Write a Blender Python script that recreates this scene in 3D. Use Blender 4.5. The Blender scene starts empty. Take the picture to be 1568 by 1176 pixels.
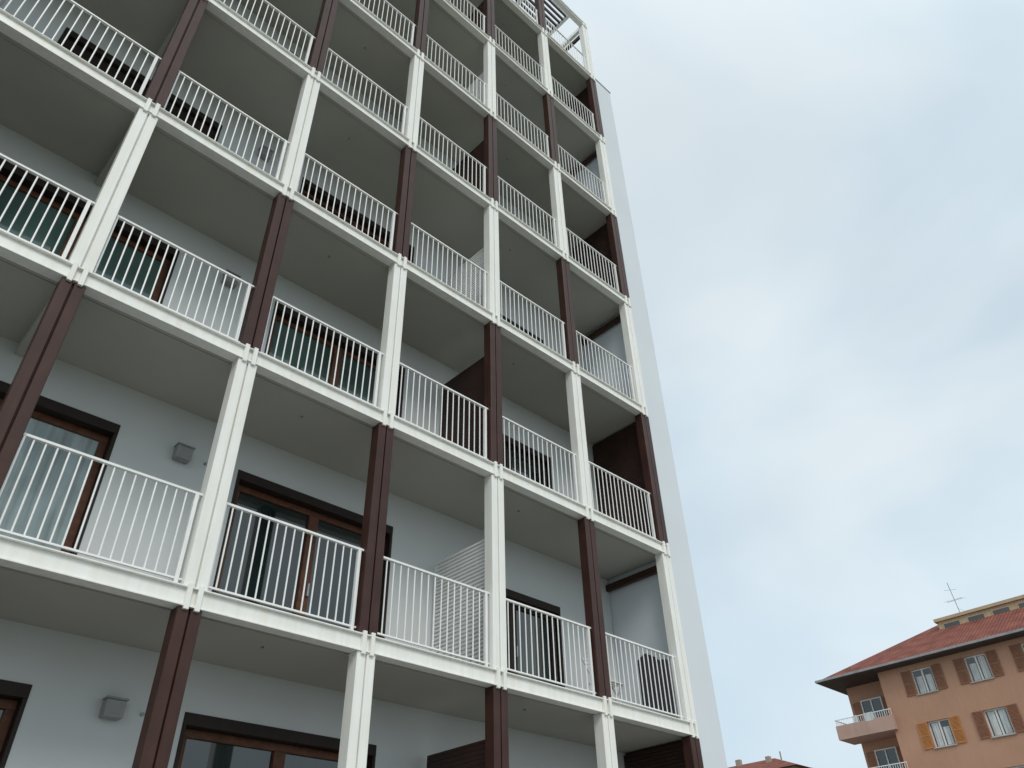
import bpy, math, random
from mathutils import Matrix, Vector
random.seed(7)
scene=bpy.context.scene

# ---------------------------------------------------------------- materials
def mat(name,col,rough=0.6,var=0.12,scale=3.0,metal=0.0,bump=0.0,bscale=60.0,streak=0.0,col2=None,spec=0.5):
    m=bpy.data.materials.new(name); m.use_nodes=True
    nt=m.node_tree; N=nt.nodes; L=nt.links; b=N['Principled BSDF']
    tc=N.new('ShaderNodeTexCoord')
    n=N.new('ShaderNodeTexNoise'); n.inputs['Scale'].default_value=scale; n.inputs['Detail'].default_value=6
    L.new(tc.outputs['Object'],n.inputs['Vector'])
    cr=N.new('ShaderNodeValToRGB')
    d=[c*(1-var) for c in col]; l=list(col2) if col2 else [min(1,c*(1+var*0.5)) for c in col]
    cr.color_ramp.elements[0].position=0.3; cr.color_ramp.elements[1].position=0.7
    cr.color_ramp.elements[0].color=(*d,1); cr.color_ramp.elements[1].color=(*l,1)
    L.new(n.outputs['Fac'],cr.inputs['Fac'])
    out=cr.outputs['Color']
    if streak>0:
        mp=N.new('ShaderNodeMapping'); mp.inputs['Scale'].default_value=(9,9,0.5)
        L.new(tc.outputs['Object'],mp.inputs['Vector'])
        n2=N.new('ShaderNodeTexNoise'); n2.inputs['Scale'].default_value=1.5; n2.inputs['Detail'].default_value=4
        L.new(mp.outputs['Vector'],n2.inputs['Vector'])
        r2=N.new('ShaderNodeValToRGB'); r2.color_ramp.elements[0].position=0.35; r2.color_ramp.elements[1].position=0.6
        v=1-streak; r2.color_ramp.elements[0].color=(v,v*0.98,v*0.94,1); r2.color_ramp.elements[1].color=(1,1,1,1)
        L.new(n2.outputs['Fac'],r2.inputs['Fac'])
        mx=N.new('ShaderNodeMix'); mx.data_type='RGBA'; mx.blend_type='MULTIPLY'; mx.inputs['Factor'].default_value=1
        L.new(out,mx.inputs['A']); L.new(r2.outputs['Color'],mx.inputs['B']); out=mx.outputs['Result']
    L.new(out,b.inputs['Base Color'])
    b.inputs['Roughness'].default_value=rough; b.inputs['Metallic'].default_value=metal
    b.inputs['Specular IOR Level'].default_value=spec
    if bump>0:
        n3=N.new('ShaderNodeTexNoise'); n3.inputs['Scale'].default_value=bscale; n3.inputs['Detail'].default_value=5
        L.new(tc.outputs['Object'],n3.inputs['Vector'])
        bp=N.new('ShaderNodeBump'); bp.inputs['Strength'].default_value=bump; bp.inputs['Distance'].default_value=0.02
        L.new(n3.outputs['Fac'],bp.inputs['Height']); L.new(bp.outputs['Normal'],b.inputs['Normal'])
    return m
M={}
M['white_steel']=mat('white_painted_steel',(0.86,0.87,0.84),0.38,0.04,2.5,streak=0.05)
M['brown_steel']=mat('brown_painted_steel',(0.058,0.025,0.019),0.42,0.25,3,streak=0.15,spec=0.3)
M['rail_white']=mat('white_rail_paint',(0.83,0.84,0.83),0.4,0.06,5)
M['plaster']=mat('white_wall_plaster',(0.62,0.655,0.665),0.85,0.05,0.7,bump=0.08,bscale=120)
M['fin']=mat('end_wall_plaster',(0.68,0.73,0.78),0.85,0.05,0.5,bump=0.08,bscale=120)
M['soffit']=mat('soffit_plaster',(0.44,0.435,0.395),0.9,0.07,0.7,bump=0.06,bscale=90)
M['floor']=mat('balcony_floor_tile',(0.33,0.31,0.28),0.7,0.15,4)
M['frame_dark']=mat('dark_door_surround',(0.026,0.018,0.015),0.6,0.2,5,spec=0.3)
M['wood']=mat('brown_wood_frame',(0.12,0.046,0.022),0.5,0.35,14,spec=0.3)
M['slat_white']=mat('white_slat_screen',(0.76,0.78,0.78),0.5,0.06,5)
M['slat_brown']=mat('brown_slat_screen',(0.040,0.020,0.016),0.5,0.2,5,spec=0.3)
M['curtain']=mat('curtain_fabric',(0.42,0.52,0.55),0.9,0.2,2.5,streak=0.3)
M['curtain_w']=mat('white_net_curtain',(0.62,0.66,0.66),0.9,0.12,2.5,streak=0.3)
M['grey_box']=mat('grey_vent_plastic',(0.30,0.31,0.32),0.5,0.1,8)
M['metal']=mat('galvanised_metal',(0.45,0.46,0.48),0.4,0.2,8,metal=0.7)
M['room']=mat('room_interior',(0.10,0.10,0.09),0.9,0.3,2)
M['black']=mat('black_fabric',(0.012,0.012,0.014),0.8,0.3,6)
M['pink']=mat('pink_orange_render',(0.47,0.265,0.180),0.9,0.08,0.5,bump=0.2,bscale=30,streak=0.05)
M['pink2']=mat('pale_pink_parapet',(0.48,0.32,0.27),0.9,0.10,1,streak=0.08)
M['cream']=mat('cream_attic_render',(0.50,0.39,0.25),0.9,0.12,1,streak=0.1)
M['eave']=mat('eave_board',(0.06,0.040,0.036),0.7,0.2,2)
M['gutter']=mat('gutter_metal',(0.30,0.30,0.31),0.5,0.2,3)
M['sh_or']=mat('orange_shutter_paint',(0.48,0.19,0.05),0.6,0.15,4)
M['sh_br']=mat('brown_shutter_paint',(0.25,0.105,0.055),0.6,0.2,4)
M['winwhite']=mat('white_window_frame',(0.7,0.7,0.68),0.5,0.06,4)
M['pave']=mat('concrete_paving',(0.32,0.31,0.29),0.85,0.2,0.8,bump=0.2)
M['ground']=mat('ground_surface',(0.16,0.17,0.12),0.95,0.3,0.1,bump=0.3)
M['asph']=mat('asphalt',(0.05,0.05,0.052),0.9,0.2,2,bump=0.4)
M['paint']=mat('road_paint',(0.7,0.7,0.68),0.7,0.2,5)
M['kerb']=mat('kerb_stone',(0.36,0.36,0.34),0.8,0.15,3)
M['distant']=mat('beige_render',(0.36,0.30,0.25),0.9,0.1,0.5)
def glassmat(name,col,rough=0.04):
    m=mat(name,col,rough,0.45,0.9); b=m.node_tree.nodes['Principled BSDF']; b.inputs['Specular IOR Level'].default_value=1.0
    return m
M['glass']=glassmat('dark_window_glass',(0.020,0.034,0.034))
M['glass_reflection']=glassmat('teal_reflection_glass',(0.065,0.125,0.112))  # greenish reflection of the surroundings painted into the pane's base colour
def tilemat():
    m=mat('terracotta_roof_tile',(0.25,0.088,0.065),0.9,0.35,1.2,spec=0.2)
    nt=m.node_tree;N=nt.nodes;L=nt.links;b=N['Principled BSDF']
    tc=N.new('ShaderNodeTexCoord'); w=N.new('ShaderNodeTexWave'); w.wave_type='BANDS'; w.bands_direction='Y'
    w.inputs['Scale'].default_value=1.4; w.inputs['Distortion'].default_value=0.4
    L.new(tc.outputs['Object'],w.inputs['Vector'])
    bp=N.new('ShaderNodeBump'); bp.inputs['Strength'].default_value=0.8; bp.inputs['Distance'].default_value=0.08
    L.new(w.outputs['Fac'],bp.inputs['Height']); L.new(bp.outputs['Normal'],b.inputs['Normal'])
    return m
M['tile']=tilemat()

# ---------------------------------------------------------------- mesh builder
class B:
    def __init__(s): s.v=[];s.f=[]
    def box(s,x0,x1,y0,y1,z0,z1):
        o=len(s.v)
        s.v+=[(x0,y0,z0),(x1,y0,z0),(x1,y1,z0),(x0,y1,z0),(x0,y0,z1),(x1,y0,z1),(x1,y1,z1),(x0,y1,z1)]
        s.f+=[(o,o+3,o+2,o+1),(o+4,o+5,o+6,o+7),(o,o+1,o+5,o+4),(o+1,o+2,o+6,o+5),(o+2,o+3,o+7,o+6),(o+3,o,o+4,o+7)]
    def cyl(s,p0,p1,r,n=8):
        p0=Vector(p0);p1=Vector(p1);d=(p1-p0).normalized()
        a=d.orthogonal().normalized();b=d.cross(a);o=len(s.v)
        for p in (p0,p1):
            for i in range(n):
                t=2*math.pi*i/n; s.v.append(tuple(p+a*math.cos(t)*r+b*math.sin(t)*r))
        for i in range(n):
            j=(i+1)%n; s.f.append((o+i,o+j,o+n+j,o+n+i))
        s.f.append(tuple(o+i for i in range(n-1,-1,-1))); s.f.append(tuple(o+n+i for i in range(n)))
    def poly(s,pts):
        o=len(s.v); s.v+=[tuple(p) for p in pts]; s.f.append(tuple(range(o,o+len(pts))))
    def make(s,name,m,parent=None,bevel=0):
        me=bpy.data.meshes.new(name); me.from_pydata(s.v,[],s.f); me.update()
        ob=bpy.data.objects.new(name,me); scene.collection.objects.link(ob)
        me.materials.append(M[m])
        if bevel>0:
            bv=ob.modifiers.new('bevel','BEVEL'); bv.width=bevel; bv.segments=1; bv.limit_method='ANGLE'
        if parent: ob.parent=parent
        return ob
def empty(name,loc=(0,0,0)):
    e=bpy.data.objects.new(name,None); scene.collection.objects.link(e); e.empty_display_size=0.5
    return e

# ---------------------------------------------------------------- main building
GZ=-4.6
S=3.05
X={-4:-10.2,-3:-8.15,-2:-6.1,-1:-4.06,0:-2.01,1:0.0,2:2.05,3:4.09,4:6.15,5:8.22}
D=1.48            # balcony depth
CW=0.122
apt=empty('apartment_building')
wc=B();bc=B();wb=B();sof=B();flo=B();stub=B()
for k in range(-1,8):       # beams / slabs at floor level k
    z=k*S
    xl,xr=X[-4]-0.1,X[5]+0.10
    wb.box(xl,xr,0.02,0.05,z-0.10,z+0.10)            # channel web
    wb.box(xl,xr,-0.02,0.02,z+0.085,z+0.10)          # top flange
    wb.box(xl,xr,-0.02,0.02,z-0.10,z-0.085)          # bottom flange
    wb.box(xl,xr,0.05,0.13,z-0.10,z-0.085)
    if k<7:
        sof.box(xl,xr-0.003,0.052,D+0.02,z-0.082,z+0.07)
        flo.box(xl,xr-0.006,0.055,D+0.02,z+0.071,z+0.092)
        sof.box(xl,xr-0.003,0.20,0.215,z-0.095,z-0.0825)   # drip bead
    for i,x in X.items():
        for sx in (-0.056,0.056):
            stub.box(x+sx-0.026,x+sx+0.026,-0.030,0.019,z-0.13,z+0.13)
for k in range(-2,7):
    z0=k*S+0.10; z1=(k+1)*S-0.10
    if k==-2: z0=GZ
    for i,x in X.items():
        white=((i+k)%2==1)
        t=wc if white else bc
        for a,b in ((x-CW,x-0.009),(x+0.009,x+CW)):
            t.box(a,b,0.0,0.17,z0+0.002,z1-0.002)
        t.box(x-0.009,x+0.009,0.03,0.15,z0+0.003,z1-0.003)
        if white: t.box(x-CW-0.008,x+CW+0.008,-0.006,0.176,z1-0.016,z1-0.001)
wc.make('white_columns','white_steel',apt,0.006); bc.make('brown_columns','brown_steel',apt,0.006)
wb.make('floor_edge_beams','white_steel',apt,0.002); stub.make('beam_brackets','white_steel',apt,0.004)
sof.make('balcony_slabs','soffit',apt); flo.make('balcony_floors','floor',apt)
db=B()
for k in range(0,7):
    z=k*S
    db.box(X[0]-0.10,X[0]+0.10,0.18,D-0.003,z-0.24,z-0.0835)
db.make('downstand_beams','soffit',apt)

# railings
rl=B()
for k in range(-1,7):
    z=k*S
    for i in range(-4,5):
        a=X[i]+CW+0.003; b=X[i+1]-CW-0.003
        yr=0.085
        rl.box(a,b,yr-0.02,yr+0.02,z+1.105,z+1.13)
        rl.box(a,b,yr-0.012,yr+0.012,z+0.17,z+0.19)
        px=b-0.055
        rl.box(px-0.02,px+0.02,yr-0.021,yr+0.021,z+0.10,z+1.1315)
        n=int(round((px-a)/0.108)); 
        for j in range(1,n):
            xx=a+(px-a)*j/n+random.uniform(-0.002,0.002)
            rl.cyl((xx,yr,z+0.188),(xx,yr,z+1.107),0.0095,6)
        rl.box(a+0.01,a+0.03,yr-0.018,yr+0.018,z+0.10,z+1.104)
rl.make('balcony_railings','rail_white',apt)

# openings in back wall (x0,x1,head)
doors=[(-9.0,-6.6,2.42),(-3.30,-0.78,2.42),(0.77,3.30,2.42),(4.85,6.92,2.08)]
wl=B();fr=B();wd=B();gl=B();gt=B();cu=B();cw=B();rm=B();hd=B();rs=B()
XL,XR=X[-4]-0.1,X[5]+0.12
for k in range(-2,6):
    z0=k*S+0.0925 if k>-2 else GZ
    zt=(k+1)*S-0.0825
    if k==-2:
        wl.box(XL,XR,D,D+0.3,GZ,zt); continue
    xs=[XL]
    for a,b,h in doors: xs+=[a,b]
    xs.append(XR)
    for j in range(0,len(xs),2): wl.box(xs[j],xs[j+1],D,D+0.3,z0,zt)
    for di,(a,b,h) in enumerate(doors):
        zz=k*S+h
        wl.box(a,b,D,D+0.3,zz+0.0,zt)
        zb=k*S+0.0925
        fr.box(a+0.001,b-0.001,D-0.012,D+0.10,zz-0.13,zz-0.001)
        fr.box(a+0.001,a+0.045,D-0.010,D+0.10,zb,zz-0.131); fr.box(b-0.045,b-0.001,D-0.010,D+0.10,zb,zz-0.131)
        y0,y1=D+0.12,D+0.19
        fr.box(a,b,D+0.101,D+0.25,zz-0.13,zz-0.002)
        wdt=fr if di==3 else wd
        A,Bx=a+0.045,b-0.045; T=zz-0.131
        wdt.box(A,Bx,y0,y1,T-0.09,T); wdt.box(A,Bx,y0,y1,zb,zb+0.10)
        wdt.box(A,A+0.09,y0,y1,zb+0.1,T-0.09); wdt.box(Bx-0.09,Bx,y0,y1,zb+0.1,T-0.09)
        mid=(A+Bx)/2
        wdt.box(mid-0.075,mid+0.075,y0-0.015,y1,zb+0.1,T-0.09)
        hd.box(mid+0.03,mid+0.05,y0-0.055,y0-0.016,zb+0.95,zb+1.12)
        for (g0,g1) in ((A+0.09,mid-0.075),(mid+0.075,Bx-0.09)):
            u=random.random()
            tgt=gt if k==1 else gl
            if di<3 and k>=2 and u>0.8: tgt=cw
            if k==0 and di==1: tgt=cu
            if di==3: tgt=gl
            tgt.box(g0,g1,y0+0.03,y0+0.04,zb+0.1,T-0.09)
        # partly lowered roller shutters on some upper doors
        if k>=2 and di in (1,2):
            low=random.choice((0.0,0.35,0.6,0.9))
            n=int(low/0.045)
            for q in range(n): rs.box(A+0.002,Bx-0.002,D+0.06,D+0.075,T-0.045*(q+1),T-0.045*q-0.006)
        rm.box(a+0.01,b-0.01,D+0.22,D+0.29,zb,zz-0.14)
wl.box(XL,X[4]-0.9,D,D+0.3,6*S+0.0925,7*S-0.11)
wl.make('back_wall','plaster',apt); fr.make('door_surrounds','frame_dark',apt,0.003)
wd.make('door_frames','wood',apt,0.004); gl.make('door_glass','glass',apt); gt.make('door_glass_reflecting','glass_reflection',apt)
rs.make('roller_shutters','frame_dark',apt)
cu.make('door_curtains','curtain',apt); cw.make('door_net_curtains','curtain_w',apt); rm.make('dark_rooms','room',apt); hd.make('door_handles','metal',apt)
body=B(); body.box(XL,XR-0.01,D+0.31,12,GZ,6*S+0.06); body.make('building_core','plaster',apt)
fin=B(); fin.box(X[5]+0.14,9.08,0.04,12,GZ,6*S+0.16); fin.make('end_wall','fin',apt,0.01)
cap=B(); cap.box(X[5]+0.138,9.10,0.02,12.02,6*S+0.161,6*S+0.19); cap.make('end_wall_coping','metal',apt)

vb=B(); vs=B()
for k in range(-1,6):
    for x in (0.0,-4.6):
        z=k*S+2.22
        vb.box(x-0.10,x+0.10,D-0.13,D-0.001,z,z+0.17)
        vb.box(x-0.115,x+0.115,D-0.15,D-0.002,z+0.171,z+0.19)
        for q in range(4): vs.box(x-0.08,x+0.08,D-0.134,D-0.131,z+0.03+q*0.035,z+0.040+q*0.035)
        vs.cyl((x+0.32,D-0.03,z+0.10),(x+0.32,D,z+0.10),0.018)
    vs.cyl((4.4,D-0.03,k*S+2.2),(4.4,D,k*S+2.2),0.018)
    vs.cyl((1.1,0.6,k*S+S-0.10),(1.1,0.6,k*S+S-0.082),0.02)
    vs.cyl((5.1,0.6,k*S+S-0.10),(5.1,0.6,k*S+S-0.082),0.02)
vb.make('wall_vents','grey_box',apt,0.008); vs.make('small_wall_fittings','grey_box',apt)

sw=B();sb=B();bb=B()
for k in range(-1,7):
    z=k*S
    for i in (3,-1):
        x=X[i]
        white=((i+k)%2==1)
        t=sw if white else sb
        top=z+2.03 if white else z+2.38
        t.box(x-0.022,x+0.022,0.19,0.235,z+0.10,top); t.box(x-0.022,x+0.022,1.37,1.41,z+0.10,top)
        t.box(x-0.022,x+0.022,0.236,1.369,top-0.035,top); t.box(x-0.022,x+0.022,0.236,1.369,z+0.14,z+0.175)
        n=int((top-0.04-z-0.18)/0.058)
        for q in range(n):
            zc=z+0.20+q*0.058
            t.box(x-0.018,x+0.018,0.236,1.369,zc,zc+0.034 if white else zc+0.054)
    x=X[5]
    if ((5+k)%2==1):
        bb.box(x+0.02,x+0.10,0.18,D-0.003,z+2.72,z+2.84)
    elif k<6:
        for q in range(52):
            zc=z+0.12+q*0.056
            if zc+0.05<z+S-0.09: sb.box(x+0.03,x+0.075,0.18,D-0.02,zc,zc+0.05)
        sb.box(x+0.076,x+0.085,0.18,D-0.02,z+0.1,z+S-0.09)
sw.make('white_partition_screens','slat_white',apt); sb.make('brown_partition_screens','slat_brown',apt)
bb.make('side_beams','brown_steel',apt)

# roof pergola
pg=B(); ps=B()
zt=7*S
for i in (-4,-3,-2,-1,0,1,2,3,4,5):
    pg.box(X[i]-0.05,X[i]+0.05,0.131,D+0.25,zt-0.085,zt+0.085)
    pg.box(X[i]-0.07,X[i]+0.07,D+0.251,D+0.39,6*S+0.09,zt+0.085)
pg.box(XL,X[5]+0.10,D+0.391,D+0.45,zt-0.09,zt+0.09)
for q in range(10):
    y=0.20+q*0.14
    ps.box(X[-4],X[4]+1.45,y,y+0.045,zt-0.04,zt+0.10)
pg.box(X[4]+1.42,X[4]+1.50,0.131,D+0.25,zt-0.08,zt+0.084)
pg.make('pergola_frame','white_steel',apt); ps.make('pergola_slats','slat_brown',apt)

chair=empty('folding_chair')
cf=B(); cs=B()
cx,cy,cz=6.62,0.35,0.093
for dx in (0,0.42):
    cf.cyl((cx+dx,cy,cz),(cx+dx,cy+0.45,cz+0.88),0.014); cf.cyl((cx+dx,cy+0.42,cz),(cx+dx,cy+0.02,cz+0.46),0.014)
cf.cyl((cx,cy+0.45,cz+0.88),(cx+0.42,cy+0.45,cz+0.88),0.014); cf.cyl((cx,cy+0.02,cz+0.46),(cx+0.42,cy+0.02,cz+0.46),0.014)
for q in range(5): cs.box(cx,cx+0.42,cy+0.03+q*0.07,cy+0.08+q*0.07,cz+0.455,cz+0.47)
for q in range(4): cs.box(cx,cx+0.42,cy+0.30+q*0.03,cy+0.315+q*0.03,cz+0.56+q*0.075,cz+0.61+q*0.075)
cf.make('chair_frame','rail_white',chair); cs.make('chair_slats','slat_white',chair)
bs=B()
o=empty('black_balcony_cover')
pts=[]
nx=18
for j in range(nx):
    t=j/(nx-1); x=7.15+0.83*t; y=0.125+0.02*math.sin(t*19)
    pts.append((x,y,1.03-0.16*max(0,1-t*5)-0.02*math.sin(j*0.7)))
for j in range(nx-1):
    (xa,ya,ta),(xb,yb,tb)=pts[j],pts[j+1]
    bs.poly([(xa,ya,0.2),(xb,yb,0.2),(xb,yb,tb),(xa,ya,ta)])
bs.make('cover_cloth','black',o)

# ---------------------------------------------------------------- pink apartment building
pk=empty('pink_apartment_building')
FX=49.03; EZ=11.82
pb=B()
Y1=12.8; Y2=15.8; YR=-22
win_y=[10.18-3.2*i for i in range(0,9)]
win_z=[10.66-3.0*i for i in range(0,5)]
hw,hh=0.62,0.72
ys=sorted(win_y); 
edges=[YR]
for y in ys: edges+=[y-hw,y+hw]
edges.append(Y1)
for j in range(0,len(edges),2): pb.box(FX,FX+0.35,edges[j],edges[j+1],GZ,EZ-0.12)
for y in ys:
    zs=sorted(win_z); e=[GZ]
    for z in zs: e+=[z-hh,z+hh]
    e.append(EZ-0.12)
    for j in range(0,len(e),2): pb.box(FX,FX+0.35,y-hw,y+hw,e[j],e[j+1])
pb.box(FX+0.352,FX+13,YR,Y1,GZ,EZ-0.12)
pb.box(FX+1.7,FX+13,Y1+0.001,Y2,GZ,EZ-0.12)
pb.make('walls','pink',pk)
wf=B();wg=B();so=B();sbn=B();cu2=B();sill=B()
def shutter(b,y0,y1,z0,z1):
    x=FX-0.06
    b.box(x,x+0.04,y0,y0+0.06,z0,z1); b.box(x,x+0.04,y1-0.06,y1,z0,z1)
    for zz in (z0,(z0+z1)/2-0.03,z1-0.06): b.box(x,x+0.04,y0+0.06,y1-0.06,zz,zz+0.06)
    n=20
    for q in range(n):
        zc=z0+0.06+(z1-z0-0.12)*q/n
        b.box(x+0.008,x+0.03,y0+0.06,y1-0.06,zc,zc+0.045)
for iz,z in enumerate(win_z):
    for iy,y in enumerate(win_y):
        wf.box(FX+0.15,FX+0.21,y-hw,y+hw,z+hh-0.07,z+hh); wf.box(FX+0.15,FX+0.21,y-hw,y+hw,z-hh,z-hh+0.07)
        for c in (y-hw,y+hw-0.07,y-0.05): wf.box(FX+0.15,FX+0.21,c,c+(0.10 if c==y-0.05 else 0.07),z-hh+0.07,z+hh-0.07)
        wg.box(FX+0.18,FX+0.19,y-hw+0.07,y+hw-0.07,z-hh+0.07,z+hh-0.07)
        for c in (-1,1): cu2.box(FX+0.17,FX+0.176,y+c*0.29-0.19,y+c*0.29+0.17,z-hh+0.09,z+hh-0.1-random.choice((0,0,0.3)))
        sill.box(FX-0.08,FX+0.14,y-hw-0.06,y+hw+0.06,z-hh-0.05,z-hh-0.001)
        t=so if (iz+iy)%3==1 else sbn
        if iz==0: t=sbn
        shutter(t,y-hw-0.60,y-hw-0.02,z-hh+0.01,z+hh); shutter(t,y+hw+0.02,y+hw+0.60,z-hh+0.01,z+hh)
wf.make('window_frames','winwhite',pk); wg.make('window_glass','glass',pk); cu2.make('window_curtains','curtain_w',pk)
so.make('orange_shutters','sh_or',pk); sbn.make('brown_shutters','sh_br',pk); sill.make('window_sills','kerb',pk)
bl=B();br=B();bd=B();bdw=B();bsh=B()
for q in range(5):
    z=8.38-3.0*q
    bl.box(FX-0.35,FX+1.69,Y1-0.25,Y2+0.45,z-0.10,z+0.08)
    bl.box(FX-0.35,FX-0.25,Y1-0.25,Y2+0.45,z+0.081,z+0.72)
    bl.box(FX-0.249,FX+1.69,Y2+0.35,Y2+0.45,z+0.081,z+0.72)
    bl.box(FX-0.249,FX-0.005,Y1-0.25,Y1-0.15,z+0.081,z+0.72)
    br.box(FX-0.33,FX-0.27,Y1-0.25,Y2+0.43,z+1.05,z+1.09)
    br.box(FX-0.269,FX+1.69,Y2+0.37,Y2+0.43,z+1.05,z+1.09)
    n=26
    for j in range(n+1):
        y=Y1-0.24+(Y2-Y1+0.64)*j/n; br.cyl((FX-0.30,y,z+0.71),(FX-0.30,y,z+1.06),0.014,5)
    for j in range(12):
        x=FX-0.2+1.8*j/11; br.cyl((x,Y2+0.40,z+0.71),(x,Y2+0.40,z+1.06),0.014,5)
    bd.box(FX+1.62,FX+1.69,Y1+0.9,Y1+2.2,z+0.09,z+2.3)
    bdw.box(FX+1.56,FX+1.61,Y1+0.85,Y1+0.93,z+0.09,z+2.36); bdw.box(FX+1.56,FX+1.61,Y1+2.17,Y1+2.25,z+0.09,z+2.36); bdw.box(FX+1.56,FX+1.61,Y1+1.52,Y1+1.6,z+0.09,z+2.3)
    bdw.box(FX+1.56,FX+1.61,Y1+0.93,Y1+2.17,z+2.28,z+2.36)
    bsh.box(FX+1.58,FX+1.63,Y1+0.3,Y1+0.84,z+0.1,z+2.3); bsh.box(FX+1.58,FX+1.63,Y1+2.26,Y1+2.8,z+0.1,z+2.3)
bl.make('corner_balconies','pink2',pk); br.make('balcony_rails','rail_white',pk); bd.make('balcony_door_glass','glass',pk)
bdw.make('balcony_door_frames','winwhite',pk); bsh.make('balcony_door_shutters','sh_br',pk)
tw=B()
tw.box(FX-0.36,FX-0.24,Y1+0.9,Y1+1.5,9.0,9.5); tw.box(FX-0.37,FX-0.24,Y1+1.9,Y1+2.2,9.05,9.49); tw.make('hung_towels','curtain_w',pk,0.02)
ev=B(); ex0,ex1,ey0,ey1=FX-0.83,FX+13.8,YR-0.8,16.5
ev.box(ex0,ex1,ey0,ey1,EZ-0.118,EZ+0.02); ev.make('eaves','eave',pk)
gu=B()
gu.box(ex0-0.11,ex0-0.002,ey0-0.1,ey1+0.1,EZ-0.06,EZ+0.07); gu.box(ex0-0.002,ex1,ey1+0.002,ey1+0.11,EZ-0.06,EZ+0.07); gu.make('gutters','gutter',pk)
rf=B(); w=(ex1-ex0)/2; sl=0.54; rz=EZ+0.03
a,b_,c,d=(ex0,ey1,rz),(ex1,ey1,rz),(ex1,ey0,rz),(ex0,ey0,rz)
r1=(ex0+w,ey1-w,rz+sl*w); r2=(ex0+w,ey0+w,rz+sl*w)
rf.poly([d,a,r1,r2][::-1]); rf.poly([a,b_,r1][::-1]); rf.poly([b_,c,r2,r1][::-1]); rf.poly([c,d,r2][::-1]); rf.make('tiled_roof','tile',pk)
at=B(); atx=FX+4.2
at.box(atx,atx+6.5,YR+6,9.55,EZ+1,15.05); at.make('attic_block','cream',pk)
ac=B(); ac.box(atx-0.15,atx+6.7,YR+5.8,9.7,15.051,15.25); ac.make('attic_cornice','cream',pk)
aw=B(); af=B()
for j in range(12):
    y=8.7-1.55*j
    aw.box(atx-0.012,atx+0.02,y-0.5,y+0.5,14.45,14.82); 
    af.box(atx-0.03,atx+0.0,y-0.56,y+0.56,14.821,14.88); af.box(atx-0.03,atx,y+0.501,y+0.56,14.3,14.82); af.box(atx-0.03,atx,y-0.56,y-0.501,14.3,14.82)
aw.make('attic_windows','glass',pk); af.make('attic_window_frames','cream',pk)
ant=B(); ay,ax=8.2,atx+0.9
ant.cyl((ax,ay,15.25),(ax,ay+0.12,17.7),0.022,6)
ant.cyl((ax-0.3,ay-0.55,16.35),(ax+0.3,ay+0.65,16.55),0.012,5)
for q in range(6):
    t=q/5; px,py,pz=ax-0.3+0.6*t,ay-0.55+1.2*t,16.35+0.2*t
    ant.cyl((px-0.25,py+0.12,pz),(px+0.25,py-0.12,pz),0.008,5)
ant.cyl((ax,ay-0.3,17.1),(ax,ay+0.5,17.25),0.01,5); ant.cyl((ax,ay+0.05,15.9),(ax,ay-0.7,15.25),0.008,5)
ant.make('tv_antenna','gutter',pk)
# ---------------------------------------------------------------- distant house
dh=empty('distant_apartment_house')
q=B(); q.box(78,96,35,60,GZ,13.2); q.make('walls','distant',dh)
q=B(); a0,a1,b0,b1=77.4,96.6,34.4,60.6; z=13.205
q.poly([(a0,b0,z),(a0,b1,z),(a1,b1,z),(a1,b0,z)]); 
R1=(87,42,16.2);R2=(87,53,16.2)
q.poly([(a0,b0,z),(a1,b0,z),R1]);q.poly([(a1,b0,z),(a1,b1,z),R2,R1]);q.poly([(a1,b1,z),(a0,b1,z),R2]);q.poly([(a0,b1,z),(a0,b0,z),R1,R2])
q.make('tiled_roof','tile',dh)
q=B(); q.box(84,84.5,41,41.5,14,15.9);q.box(86,86.5,46,46.6,14,16.6); q.cyl((83,39,14.5),(83,39,15.9),0.08); q.make('chimneys','distant',dh)
q=B()
for zz in (10.8,7.8,4.8,1.8,-1.2):
    for y in range(37,59,3): q.box(77.96,77.99,y-0.5,y+0.5,zz-0.7,zz+0.7)
    for x in range(81,95,3): q.box(x-0.5,x+0.5,34.96,34.99,zz-0.7,zz+0.7)
q.make('windows','glass',dh)

# ---------------------------------------------------------------- ground
g=B(); g.box(-600,600,-600,600,GZ-0.5,GZ-0.16); g.make('ground','ground')
g=B(); g.box(-60,44,-7.9,60,GZ-0.159,GZ-0.001); g.make('pavement','pave')
g=B(); g.box(-60,44,-8.05,-7.902,GZ-0.158,GZ+0.004); g.make('kerb','kerb')
g=B(); g.box(-300,300,-16,-8.052,GZ-0.159,GZ-0.13); g.make('road','asph')
g=B()
for i in range(-30,30): g.box(i*6,i*6+3,-12.06,-11.94,GZ-0.129,GZ-0.126)
g.make('road_markings','paint')

# ---------------------------------------------------------------- world
w=bpy.data.worlds.new('World'); scene.world=w; w.use_nodes=True
nt=w.node_tree;N=nt.nodes;L=nt.links
bg=N['Background']; bg.inputs['Strength'].default_value=0.10
sky=N.new('ShaderNodeTexSky'); sky.sky_type='NISHITA'; sky.sun_disc=False
SE,SR=math.radians(42),math.radians(205)
sky.sun_elevation=SE; sky.sun_rotation=SR; sky.air_density=1.0; sky.dust_density=2.0
tc=N.new('ShaderNodeTexCoord')
def noise(loc,scl,scale,det,dist,rot=(0,0,0)):
    mp=N.new('ShaderNodeMapping'); mp.inputs['Scale'].default_value=scl; mp.inputs['Location'].default_value=loc; mp.inputs['Rotation'].default_value=rot
    L.new(tc.outputs['Generated'],mp.inputs['Vector'])
    n=N.new('ShaderNodeTexNoise'); n.inputs['Scale'].default_value=scale; n.inputs['Detail'].default_value=det; n.inputs['Roughness'].default_value=0.45; n.inputs['Distortion'].default_value=dist
    L.new(mp.outputs['Vector'],n.inputs['Vector']); return n.outputs['Fac']
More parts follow.
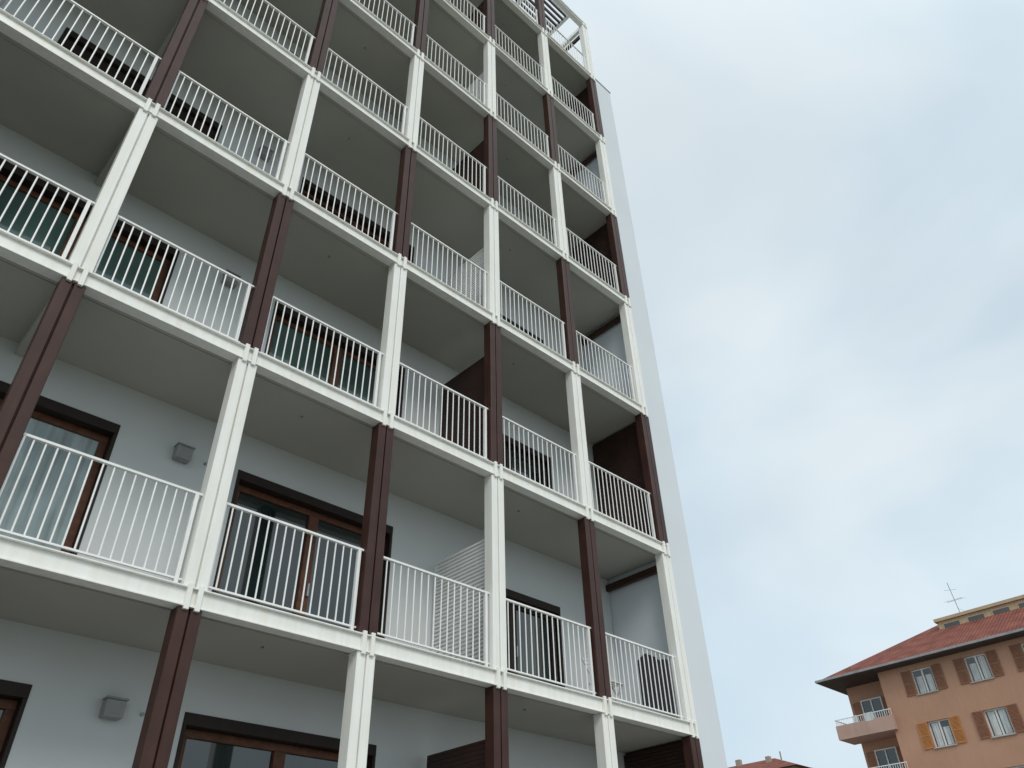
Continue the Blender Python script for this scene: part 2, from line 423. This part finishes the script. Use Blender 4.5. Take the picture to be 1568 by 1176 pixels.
def ramp(src,p0,c0,p1,c1):
    r=N.new('ShaderNodeValToRGB'); r.color_ramp.interpolation='EASE'
    r.color_ramp.elements[0].position=p0; r.color_ramp.elements[1].position=p1
    r.color_ramp.elements[0].color=c0; r.color_ramp.elements[1].color=c1
    L.new(src,r.inputs['Fac']); return r.outputs['Color']
f1=ramp(noise((0.3,0.1,0.2),(1,1,1.8),1.5,4,0.25),0.30,(0.80,0.80,0.80,1),0.60,(0.97,0.97,0.97,1))
c1=ramp(noise((4.3,2.1,1.2),(1,1.6,2.4),1.5,5,0.4,(0.3,0.2,0.5)),0.30,(0.66,0.80,0.90,1),0.62,(0.83,0.92,0.965,1))
sc=N.new('ShaderNodeVectorMath'); sc.operation='SCALE'; sc.inputs['Scale'].default_value=10
L.new(c1,sc.inputs[0])
mx=N.new('ShaderNodeMix'); mx.data_type='RGBA'
L.new(f1,mx.inputs['Factor']); L.new(sky.outputs['Color'],mx.inputs['A']); L.new(sc.outputs['Vector'],mx.inputs['B'])
L.new(mx.outputs['Result'],bg.inputs['Color'])
sun=bpy.data.lights.new('sun','SUN'); sun.energy=1.5; sun.angle=math.radians(25); sun.color=(1,0.95,0.86)
so_=bpy.data.objects.new('sun',sun); scene.collection.objects.link(so_)
sd=Vector((math.sin(SR)*math.cos(SE),math.cos(SR)*math.cos(SE),math.sin(SE)))
so_.rotation_euler=sd.to_track_quat('Z','Y').to_euler()

# ---------------------------------------------------------------- camera
cam=bpy.data.cameras.new('camera'); co=bpy.data.objects.new('camera',cam); scene.collection.objects.link(co)
yaw,pitch,roll=0.7808,0.6497,-0.0295
f=Vector((math.sin(yaw)*math.cos(pitch),math.cos(yaw)*math.cos(pitch),math.sin(pitch)))
r=Vector((math.cos(yaw),-math.sin(yaw),0)); u=r.cross(f)
R0=r*math.cos(roll)+u*math.sin(roll); U0=-r*math.sin(roll)+u*math.cos(roll)
mt=Matrix.Identity(4)
for i in range(3): mt[i][0]=R0[i]; mt[i][1]=U0[i]; mt[i][2]=-f[i]
mt[0][3],mt[1][3],mt[2][3]=-2.8307,-7.3435,-2.9815
co.matrix_world=mt
cam.sensor_width=36; cam.lens=1188.9/1568*36; cam.clip_end=3000; cam.clip_start=0.05
scene.camera=co
scene.view_settings.view_transform='Standard'; scene.view_settings.look='None'; scene.view_settings.exposure=0
